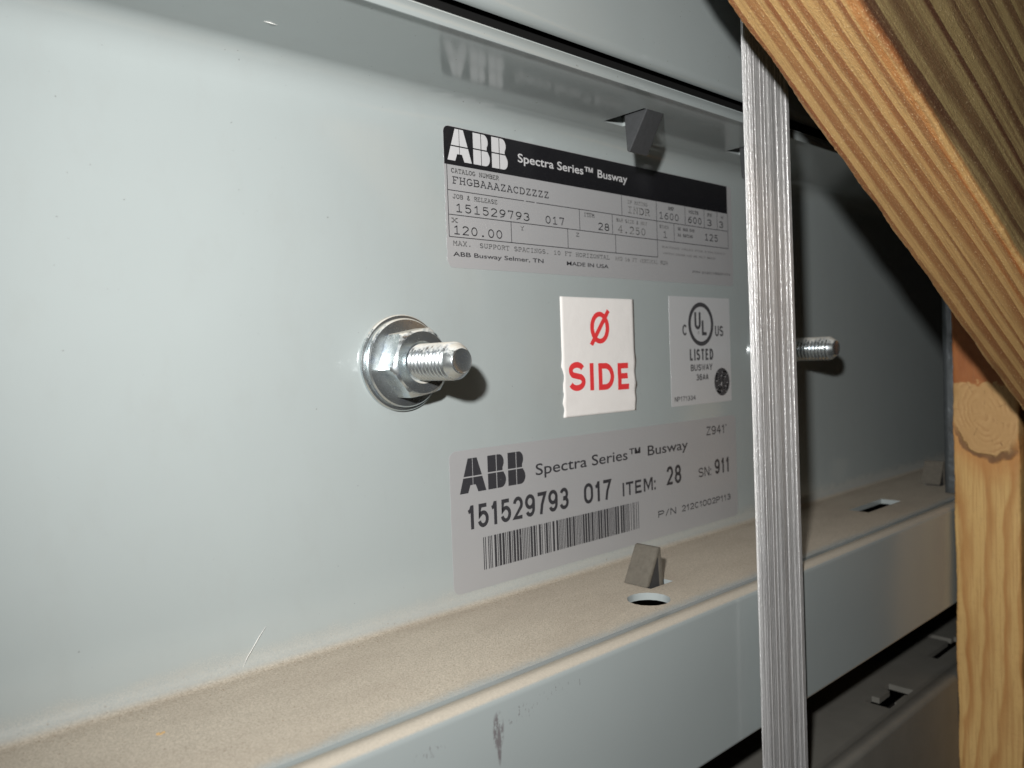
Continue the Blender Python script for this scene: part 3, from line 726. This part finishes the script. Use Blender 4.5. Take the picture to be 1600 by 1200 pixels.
rows = [('CATALOG NUMBER', 187.8, 211.5, 71.0, 1.5, 'ink_worn', .28), ('FHGBAAAZACDZZZZ', 188.2, 239.4, 67.0, 2.4, 'ink', .38),
        ('JOB & RELEASE', 188.1, 210.3, 61.4, 1.5, 'ink_worn', .26), ('151529793', 189.2, 227.9, 56.5, 2.9, 'ink', .42), ('017', 236.8, 248.4, 56.5, 2.9, 'ink', .42),
        ('X', 187.1, 190.0, 52.4, 1.5, 'ink_worn', .3), ('120.00', 187.8, 212.6, 48.1, 3.0, 'ink', .42), ('Y', 222.3, 224.6, 52.4, 1.6, 'ink_worn', .26), ('Z', 255.3, 257.5, 52.4, 1.5, 'ink_worn', .26),
        ('MAX.', 187.5, 196.5, 43.8, 1.6, 'ink_worn', .26), ('SUPPORT SPACINGS. 10 FT HORIZONTAL', 200.5, 277.0, 43.7, 1.6, 'ink_worn', .24), ('AND 16 FT VERTICAL', 281.0, 312.5, 43.7, 1.5, 'ink_faint', .24), ('RUN', 314.5, 320.5, 43.7, 1.5, 'ink_faint', .3),
        ('IP RATING', 290.9, 305.8, 70.4, 1.4, 'ink_faint', .26), ('INDR', 290.8, 307.2, 66.1, 2.8, 'ink_faint', .44),
        ('AMP', 322.0, 326.5, 70.6, 1.4, 'ink_worn', .34), ('1600', 314.6, 330.6, 65.8, 3.0, 'ink', .4), ('VOLTS', 339.0, 347.5, 70.6, 1.4, 'ink_worn', .34), ('600', 338.3, 350.3, 65.9, 2.9, 'ink', .46),
        ('PH', 355.5, 359.5, 70.6, 1.4, 'ink_worn', .34), ('3', 355.0, 359.4, 65.9, 2.9, 'ink', .46), ('W', 368.0, 370.2, 70.6, 1.4, 'ink_worn', .3), ('3', 366.0, 370.2, 65.9, 2.9, 'ink', .46),
        ('ITEM', 260.8, 267.6, 61.6, 1.5, 'ink_worn', .28), ('28', 270.0, 277.6, 56.6, 2.9, 'ink', .44), ('BAR SIZE & MAT', 282.5, 305.0, 61.4, 1.3, 'ink_faint', .26), ('4.250', 283.4, 303.8, 56.6, 3.0, 'ink_faint', .42),
        ('STACK', 314.8, 322.0, 61.2, 1.3, 'ink_faint', .26), ('1', 317.2, 321.0, 56.8, 2.9, 'ink_worn', .42), ('SC MAX SYM', 329.5, 343.5, 61.4, 1.2, 'ink_worn', .3), ('KA RATING', 329.5, 342.0, 58.3, 1.2, 'ink_worn', .3), ('125', 352.5, 364.8, 58.2, 3.1, 'ink', .46)]
for s, a, c, zb, cap, mt, wd in rows:
    printed('lettering', line('t', 0, s, a, c, zb, cap, YB, wd), M[mt], L1)
for s, a, c, zb, cap, mt in (('ABB Busway Selmer, TN', 187.3, 235.0, 39.7, 1.8, 'ink'), ('MADE IN USA', 249.0, 276.2, 39.6, 1.8, 'ink'), ('RATING VALID FOR 3 PH ONLY', 316.5, 371.5, 51.6, 1.1, 'ink_faint'), ('WITH 50/60 HZ 80 PCT MAX', 316.5, 362, 48.6, 1.1, 'ink_faint'), ('P/N 212C1002P101', 341.2, 375.0, 40.8, 1.2, 'ink_worn')):
    printed('lettering', line('f', 0, s, a, c, zb, cap, YB, .012), M[mt], L1)

# ------------------------------------------------------------ barcode label
L2 = sticker('barcode_label', 181.8, 377.0, -87.8, -33.6, 3.2, M['foil'], 'silver sticker with large serial number and barcode just above the dusty ledge', .3)
bm = bmesh.new(); logo_bm(bm, 186.3, -50.1, 34.2, 13.2, YA); printed('logo', bm, M['ink'], L2)
for s, a, c, zb, cap, bold in (('Spectra Series\u2122', 226.4, 295.0, -47.8, 5.0, .008), ('Busway', 300.5, 332.8, -47.6, 5.0, .008)):
    b2 = bmesh.new(); text_bm(b2, s, a, c, zb, cap, YA, bold); printed('lettering', b2, M['ink'], L2)
for s, a, c, zb, cap, wd, gp in (("Z941'", 349.3, 368.6, -42.4, 4.5, .66, .8), ('151529793', 189.4, 245.4, -64.2, 9.2, 1.55, .42), ('017', 255.1, 273.4, -64.1, 9.0, 1.5, .45), ('ITEM:', 281.3, 305.8, -64.3, 6.2, 1.12, .6), ('28', 314.6, 326.6, -63.7, 9.2, 1.5, .5), ('SN:', 341.4, 352.6, -63.2, 4.8, .68, .8), ('911', 356.0, 369.8, -63.3, 7.8, 1.35, .5), ('P/N', 307.2, 321.5, -78.3, 3.2, .56, .9), ('212C1002P113', 326.2, 370.2, -78.4, 3.2, .56, .7)):
    b2 = bmesh.new(); sans(b2, s, a, c, zb, cap, YA, wd, gp); printed('lettering', b2, M['ink'], L2)
bm = bmesh.new(); rb2 = random.Random(4); x = 196.9
unit = .43
while x < 292.4:
    wd = unit * rb2.choice((1, 1, 2.7, 1, 2.7)); gp = unit * rb2.choice((1, 1, 1.2, 2.5))
    if x + wd > 293.1: wd = 293.1 - x
    plane_pts(bm, [(x, -80.9), (x + wd, -80.9), (x + wd, -68.2), (x, -68.2)], YA); x += wd + gp
printed('barcode', bm, M['ink'], L2)

# ------------------------------------------------------------ red and white phase sticker (crinkled paper)
def paper_sheet():
    x0, x1, z0, z1 = 244.1, 293.3, -25.4, 26.2; nx, nz = 26, 60
    bm = bmesh.new(); gr = []
    def yy(x, z):
        k = max(0.0, min(1.0, (4 - z) / 10))
        e = max(0, 1 - min(x - x0, x1 - x) / 9)
        return (YP - .00004 - (k * (.00010 + .00028 * e) * (.5 + .5 * math.sin(z * .62 + x * .05 + 2.2 * noise.noise(Vector((x * .03, z * .11, 5))))) + .00008 * abs(noise.noise(Vector((x * .12, z * .2, 0))))))
    for j in range(nz + 1):
        z = z0 + (z1 - z0) * j / nz; row = []
        for i in range(nx + 1):
            x = x0 + (x1 - x0) * i / nx
            sx = x; k = max(0.0, min(1.0, (4 - z) / 8))
            if i == 0: sx += k * .5 * math.sin(z * .5 + 3 * noise.noise(Vector((1, z * .09, 0))))
            if i == nx: sx += k * .5 * math.sin(z * .42 + 2 + 3 * noise.noise(Vector((7, z * .09, 0))))
            row.append(bm.verts.new((sx * MM, yy(x, z), z * MM)))
        gr.append(row)
    for j in range(nz):
        for i in range(nx): bm.faces.new((gr[j][i], gr[j][i + 1], gr[j + 1][i + 1], gr[j + 1][i]))
    geom = bmesh.ops.extrude_face_region(bm, geom=list(bm.faces))
    for v in [g for g in geom['geom'] if isinstance(g, bmesh.types.BMVert)]: v.co.y = -.00001 if v.co.y > -.0004 else v.co.y + .00008
    bmesh.ops.recalc_face_normals(bm, faces=bm.faces)
    return bm, yy
bm, yy = paper_sheet(); L3 = part('phase_sticker', bm, M['paper'], H, 'white paper sticker with red slashed O and red capitals in the centre of the panel', True)
def drape(bm):
    bmesh.ops.triangulate(bm, faces=bm.faces)
    bmesh.ops.subdivide_edges(bm, edges=list(bm.edges), cuts=2)
    bmesh.ops.triangulate(bm, faces=bm.faces)
    for v in bm.verts: v.co.y = yy(v.co.x / MM, v.co.z / MM) - .00007
bm = bmesh.new(); n = 40; oc, zc = 268.9, 13.0
for i in range(n):
    t0, t1 = 2 * math.pi * i / n, 2 * math.pi * (i + 1) / n
    plane_pts(bm, [(oc + 6.4 * math.cos(t0), zc + 7.1 * math.sin(t0)), (oc + 6.4 * math.cos(t1), zc + 7.1 * math.sin(t1)), (oc + 3.9 * math.cos(t1), zc + 4.9 * math.sin(t1)), (oc + 3.9 * math.cos(t0), zc + 4.9 * math.sin(t0))], 0)
drape(bm); printed('ring', bm, M['red'], L3)
bm = bmesh.new()
plane_pts(bm, [(261.9, 5.9), (264.0, 4.9), (275.9, 20.1), (274.0, 21.3)], 0)
bmesh.ops.subdivide_edges(bm, edges=list(bm.edges), cuts=6, use_grid_fill=True); drape(bm)
for v in bm.verts: v.co.y -= .00003
printed('slash', bm, M['red'], L3)
for ch, a, c, zb, cap in (('S', 247.6, 258.4, -14.4, 12.6), ('I', 261.3, 264.0, -14.6, 12.0), ('D', 267.0, 277.6, -14.8, 12.0), ('E', 280.2, 289.2, -15.3, 12.2)):
    bm = bmesh.new(); sans(bm, ch, a, c, zb, cap, 0, 2.55); drape(bm); printed('letter', bm, M['red'], L3)

# ------------------------------------------------------------ listing mark sticker
L4 = sticker('listing_sticker', 320.5, 373.8, -25.8, 28.6, .3, M['foil_white'], 'pale silver sticker with ringed letters and a round monogram left of the strap', .1)
bm = bmesh.new(); n = 56
for i in range(n):
    t0, t1 = 2 * math.pi * i / n, 2 * math.pi * (i + 1) / n
    plane_pts(bm, [(347.2 + r * math.cos(t), 14.9 + r * math.sin(t)) for r, t in ((11.1, t0), (11.1, t1), (8.9, t1), (8.9, t0))], YA)
printed('ring', bm, M['mark'], L4)
for s, a, c, zb, cap, wd in (('U', 341.5, 347.0, 12.2, 8.8, 1.65), ('L', 347.8, 352.9, 9.2, 7.6, 1.65), ('C', 331.0, 335.0, 9.2, 5.5, .95), ('US', 359.7, 367.4, 8.6, 5.5, .95), ('LISTED', 336.7, 357.5, -3.5, 5.8, 1.15), ('BUSWAY', 337.2, 356.4, -8.8, 3.3, .62), ('36AA', 341.8, 352.6, -13.8, 3.3, .62), ('NP171334', 323.0, 340.8, -23.5, 2.4, .42)):
    bm = bmesh.new(); sans(bm, s, a, c, zb, cap, YA, wd); printed('lettering', bm, M['mark'], L4)
bm = bmesh.new(); text_bm(bm, '\u00ae', 344.0, 345.8, 9.8, 1.6, YA); printed('registered_mark', bm, M['ink_faint'], L4)
bm = bmesh.new(); plane_pts(bm, [(365.0 + 7.1 * math.cos(t * math.pi / 24), -15.3 + 7.3 * math.sin(t * math.pi / 24)) for t in range(48)], YA)
em = printed('emblem', bm, M['mark'], L4, 'round dark monogram badge with pale script')
bm = bmesh.new()
ex, ez = 365.0, -15.3
sw = []
for k in range(4):      # hooked curls just inside the rim
    a0 = 90 * k + 38
    sw.append([(ex + (6.2 - 1.3 * (j / 12) ** 2) * math.cos(math.radians(a0 + 44 * j / 12)), ez + (6.4 - 1.3 * (j / 12) ** 2) * math.sin(math.radians(a0 + 44 * j / 12))) for j in range(13)])
sw.append([(ex - .6, ez + 3.2)] + cir(ex - 1.8, ez + 1.6, 1.3, 1.9, 60, 330) + [(ex - .7, ez + .6), (ex - .8, ez - 2.4)] + cir(ex - 2.0, ez - 2.4, 1.2, 1.5, 0, -200))
sw.append([(ex + 3.0, ez + 2.6)] + cir(ex + 2.0, ez + 2.2, 1.1, 1.3, 40, 265) + cir(ex + 2.1, ez - 1.4, 1.4, 2.2, 100, 330))
for j, ln in enumerate(sw): strokes_bm(bm, [ln], lambda v: v, lambda v: v, .80, YB - j * 2e-6)
o = printed('emblem_script', bm, M['foil_white'], L4)

# ------------------------------------------------------------ dust grains and specks caught in the corner
bm = bmesh.new(); rg = random.Random(11)
def grain(x, y, z, s):
    a = [bm.verts.new((x + rg.uniform(-s, s), y + rg.uniform(-s, s), z + rg.uniform(0, s))) for _ in range(3)]
    t = bm.verts.new((x, y, z + s * 1.2)); bm.faces.new(a)
    for i in range(3): bm.faces.new((a[i], a[(i + 1) % 3], t))
for _ in range(5200):
    x = .02 + .5 * rg.random() ** 1.1
    if rg.random() < .6: y = -abs(rg.gauss(.0050, .0035)) - .0008
    else: y = -rg.uniform(.004, .058)
    if (x - .2385) ** 2 + (y + .047) ** 2 < .0085 ** 2 or (.249 < x < .265 and -.040 < y < -.0295) or (.445 < x < .491 and -.041 < y < -.028): continue
    z = ZL
    if y > -.0050: z = ZL + .0050 - math.sqrt(max(0, .0050 ** 2 - (y + .0050) ** 2))
    grain(x, y, z, rg.uniform(.00004, .00017) if rg.random() < .97 else .0003)
bmesh.ops.recalc_face_normals(bm, faces=bm.faces)
o = part('dust_grains', bm, M['grain'], H); o['kind'] = 'stuff'
def ribbon(name, pts, wd, mat, label=None):
    bm = bmesh.new(); n = 5; rings = []
    for i, p in enumerate(pts):
        p = Vector(p); d = (Vector(pts[min(i + 1, len(pts) - 1)]) - Vector(pts[max(i - 1, 0)])).normalized()
        u = d.orthogonal().normalized(); v = d.cross(u); k = wd * (.25 if i in (0, len(pts) - 1) else 1)
        rings.append([bm.verts.new(p + (u * math.cos(2 * math.pi * j / n) + v * math.sin(2 * math.pi * j / n)) * k) for j in range(n)])
    for a, b_ in zip(rings, rings[1:]):
        for j in range(n): bm.faces.new((a[j], a[(j + 1) % n], b_[(j + 1) % n], b_[j]))
    bmesh.ops.recalc_face_normals(bm, faces=bm.faces)
    return part(name, bm, mat, H, label, True)

# ------------------------------------------------------------ housings above and below
def front_plate(name, zlo, zhi, y, r, parent, mat):
    prof = arc(y + r, zlo + r, r, 262, 180, 8) + [(y, zhi), (y + .0015, zhi), (y + .0015, zlo + r)]
    bm = bmesh.new(); prism_x(bm, prof[:], [X0, X1]); o = part(name, bm, mat, parent); smooth_by_angle(o, 40); return o
U = empty('upper_housing', (0.25, 0, .106), 'plain grey-green enamelled housing running above the dark gap at the top', 'busway housing', 'busway housings stacked one above another')
front_plate('front_skirt', .1066, .26, -.0535, .0035, U, M['enamel_clean_shaded'])

bm = bmesh.new(); add_box(bm, X0, X1, -.0455, .003, .1035, .125); part('gap_dark_filler', bm, M['gap_dark'], U)  # dark filler added so the gap reads as deep shade
Lw = empty('lower_housing', (0.25, 0, -.26), 'shadowed housing below the middle one with slotted ledge at the lower right', 'busway housing', 'busway housings stacked one above another')
ZB = -.187
cuts = [cutter_box(.4142, .4430, -.0620, -.0540, -.2, -.18), cutter_box(.4142, .4230, -.0640, -.0500, -.2, -.18), cutter_box(.4360, .4450, -.0640, -.0500, -.2, -.18),
        cutter_box(.500, .545, -.0560, -.0500, -.2, -.18), cutter_box(.5340, .5400, -.0560, -.0300, -.2, -.18)]
bm = bmesh.new(); add_box(bm, X0, X1, -.0630, .003, ZB - .003, ZB)
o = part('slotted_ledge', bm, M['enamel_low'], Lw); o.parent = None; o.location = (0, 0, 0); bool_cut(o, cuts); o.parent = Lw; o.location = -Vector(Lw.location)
dz = ZB - ZL
prof = [(y - .0015, z + dz if z > -.11 else -.26) for y, z in skirt[:-4]]
prof = [(y - .0015, z + dz) for y, z in bead] + [(-.0743, -.258), (-.0713, -.258), (-.0713, -.193), (-.0675, -.1915)]
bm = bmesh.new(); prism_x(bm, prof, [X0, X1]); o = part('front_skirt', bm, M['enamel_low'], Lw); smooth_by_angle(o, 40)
bm = bmesh.new(); add_box(bm, X0, X1, .006, .012, -.26, -.150); part('back_wall', bm, M['inside'], Lw)  # near-black backing, painted dark for the shade in the gap

# ------------------------------------------------------------ silver strap
def strap():
    rs = random.Random(3); n = 84; bm = bmesh.new(); wd = .0325
    hs = []
    h = 0
    for i in range(n + 1):
        h = .55 * h + rs.uniform(-1, 1) * .00014
        hs.append(h + .00010 * math.sin(i * 1.9))
    rings = []
    for k in range(60):
        z = -.30 + .60 * k / 59
        xl = .2652 - z * .004; ww = wd - z * .003; bow = .0003 * math.sin(z * 9)
        ring = []
        for i in range(n + 1):
            u = i / n; e = .0006 * (max(0, 1 - u * 22) ** 2 + max(0, 1 - (1 - u) * 22) ** 2)
            ring.append(bm.verts.new((xl + ww * u, -.0782 + bow + hs[i] + e - .00025 * math.sin(math.pi * u), z)))
        ring += [bm.verts.new((xl + ww, -.0768 + bow, z)), bm.verts.new((xl, -.0768 + bow, z))]
        rings.append(ring)
    m = n + 3
    for a, b_ in zip(rings, rings[1:]):
        for i in range(m): bm.faces.new((a[i], a[(i + 1) % m], b_[(i + 1) % m], b_[i]))
    bm.faces.new(rings[0][::-1]); bm.faces.new(rings[-1]); bmesh.ops.recalc_face_normals(bm, faces=bm.faces)
    o = part('banding_strap', bm, M['strap'], None, None, True); o.data.set_sharp_from_angle(angle=math.radians(50))
    tag(o, 'upright silver ribbed banding strap stretched in front of the housings', 'strap')
strap()

# ------------------------------------------------------------ wood
def board(name, mat, origin, ax, ay, az, L0, L1_, ty, tz, label, cat, seg=260, rad=.0012, rough=.0004, seed=1.0, top_slope=None):
    # ax along the length, section from 0..ty on ay and 0..tz on az, rounded rough arrises
    sec = []
    def cn(cy, cz, a0):
        for i in range(4):
            t = math.radians(a0 + 90 * i / 3); sec.append((cy + rad * math.cos(t), cz + rad * math.sin(t)))
    def sd(a, b_, n):
        for i in range(1, n): sec.append((a[0] + (b_[0] - a[0]) * i / n, a[1] + (b_[1] - a[1]) * i / n))
    cn(ty - rad, tz - rad, 0); sd((ty - rad, tz), (rad, tz), 8); cn(rad, tz - rad, 90); sd((0, tz - rad), (0, rad), 10)
    cn(rad, rad, 180); sd((rad, 0), (ty - rad, 0), 8); cn(ty - rad, rad, 270); sd((ty, rad), (ty, tz - rad), 10)
    bm = bmesh.new(); rings = []
    for k in range(seg + 1):
        s = L0 + (L1_ - L0) * k / seg; ring = []
        for y, z in sec:
            corner = min(abs(y), abs(y - ty)) < rad * 1.1 and min(abs(z), abs(z - tz)) < rad * 1.1
            a = rough * (1.0 if corner else .35)
            q = Vector((s * 55, y * 300, z * 300 + seed * 7)); q2 = Vector((s * 700, y * 300, z * 300 + seed))
            dy = a * noise.noise(q) + a * .35 * noise.noise(q2); dz_ = a * noise.noise(q + Vector((9, 3, 1))) + a * .35 * noise.noise(q2 + Vector((5, 5, 5)))
            ring.append(bm.verts.new((s, y + dy, z + dz_)))
        rings.append(ring)
    m = len(sec)
    for a, b_ in zip(rings, rings[1:]):
        for i in range(m): bm.faces.new((a[i], a[(i + 1) % m], b_[(i + 1) % m], b_[i]))
    bm.faces.new(rings[0][::-1]); bm.faces.new(rings[-1]); bmesh.ops.recalc_face_normals(bm, faces=bm.faces)
    me = bpy.data.meshes.new(name); bm.to_mesh(me); bm.free(); me.materials.append(mat)
    o = bpy.data.objects.new(name, me); col.objects.link(o)
    R = Matrix((ax, ay, az)).transposed().to_4x4(); o.matrix_world = Matrix.Translation(origin) @ R
    for f in me.polygons: f.use_smooth = True
    me.set_sharp_from_angle(angle=math.radians(60))
    tag(o, label, cat); return o
bd = Vector((.7922, -.1249, -.5973)).normalized()
bt = Vector((-.0077, -.0372, -.0025)); bt = (bt - bd * bt.dot(bd)).normalized()       # across the narrow face, towards the viewer
bw = bd.cross(bt).normalized()
if bw.z < 0: bw = -bw
bo = Vector((.3532, -.116, .0135))
board('diagonal_brace', M['beam'], bo, bd, bw, bt, -.36, .40, .089, .038, 'rough pine plank slanting across the upper right corner in front of everything', 'wooden plank', seg=700, rough=.0008)
board('wooden_post', M['post'], Vector((.478, -.1062, -.40)), Vector((0, 0, 1)), Vector((1, 0, 0)), Vector((0, 1, 0)), 0, .425, .06, .0322, 'upright knotty pine post at the right edge under the slanting plank', 'wooden post', seg=420, rough=.0007, seed=5)

ribbon('clinging_fibre', [(.1074, -.0004, -.0801), (.1050, -.0006, -.0826), (.1030, -.0005, -.0854), (.1008, -.0007, -.0880), (.0990, -.0012, -.0905)], .00010, M['fibre'], 'fine pale fibre stuck to the panel above the dusty ledge')
ribbon('paint_nick', [(.1043, -.0232, .09745), (.1058, -.0236, .0973), (.1083, -.0231, .09745)], .00012, M['fibre'], 'small pale nick in the paint under the top flange')
bm = bmesh.new()
for k, (dx, dy) in enumerate(((0, 0), (.0007, .0003), (-.0006, .0004))):
    add_box(bm, .0667 + dx, .0675 + dx, -.0243 + dy, -.0240 + dy, ZL, ZL + .0003 + k * .0001)
part('wood_splinter', bm, M['chip'], H, 'tiny yellow splinter lying in the dust at lower left')
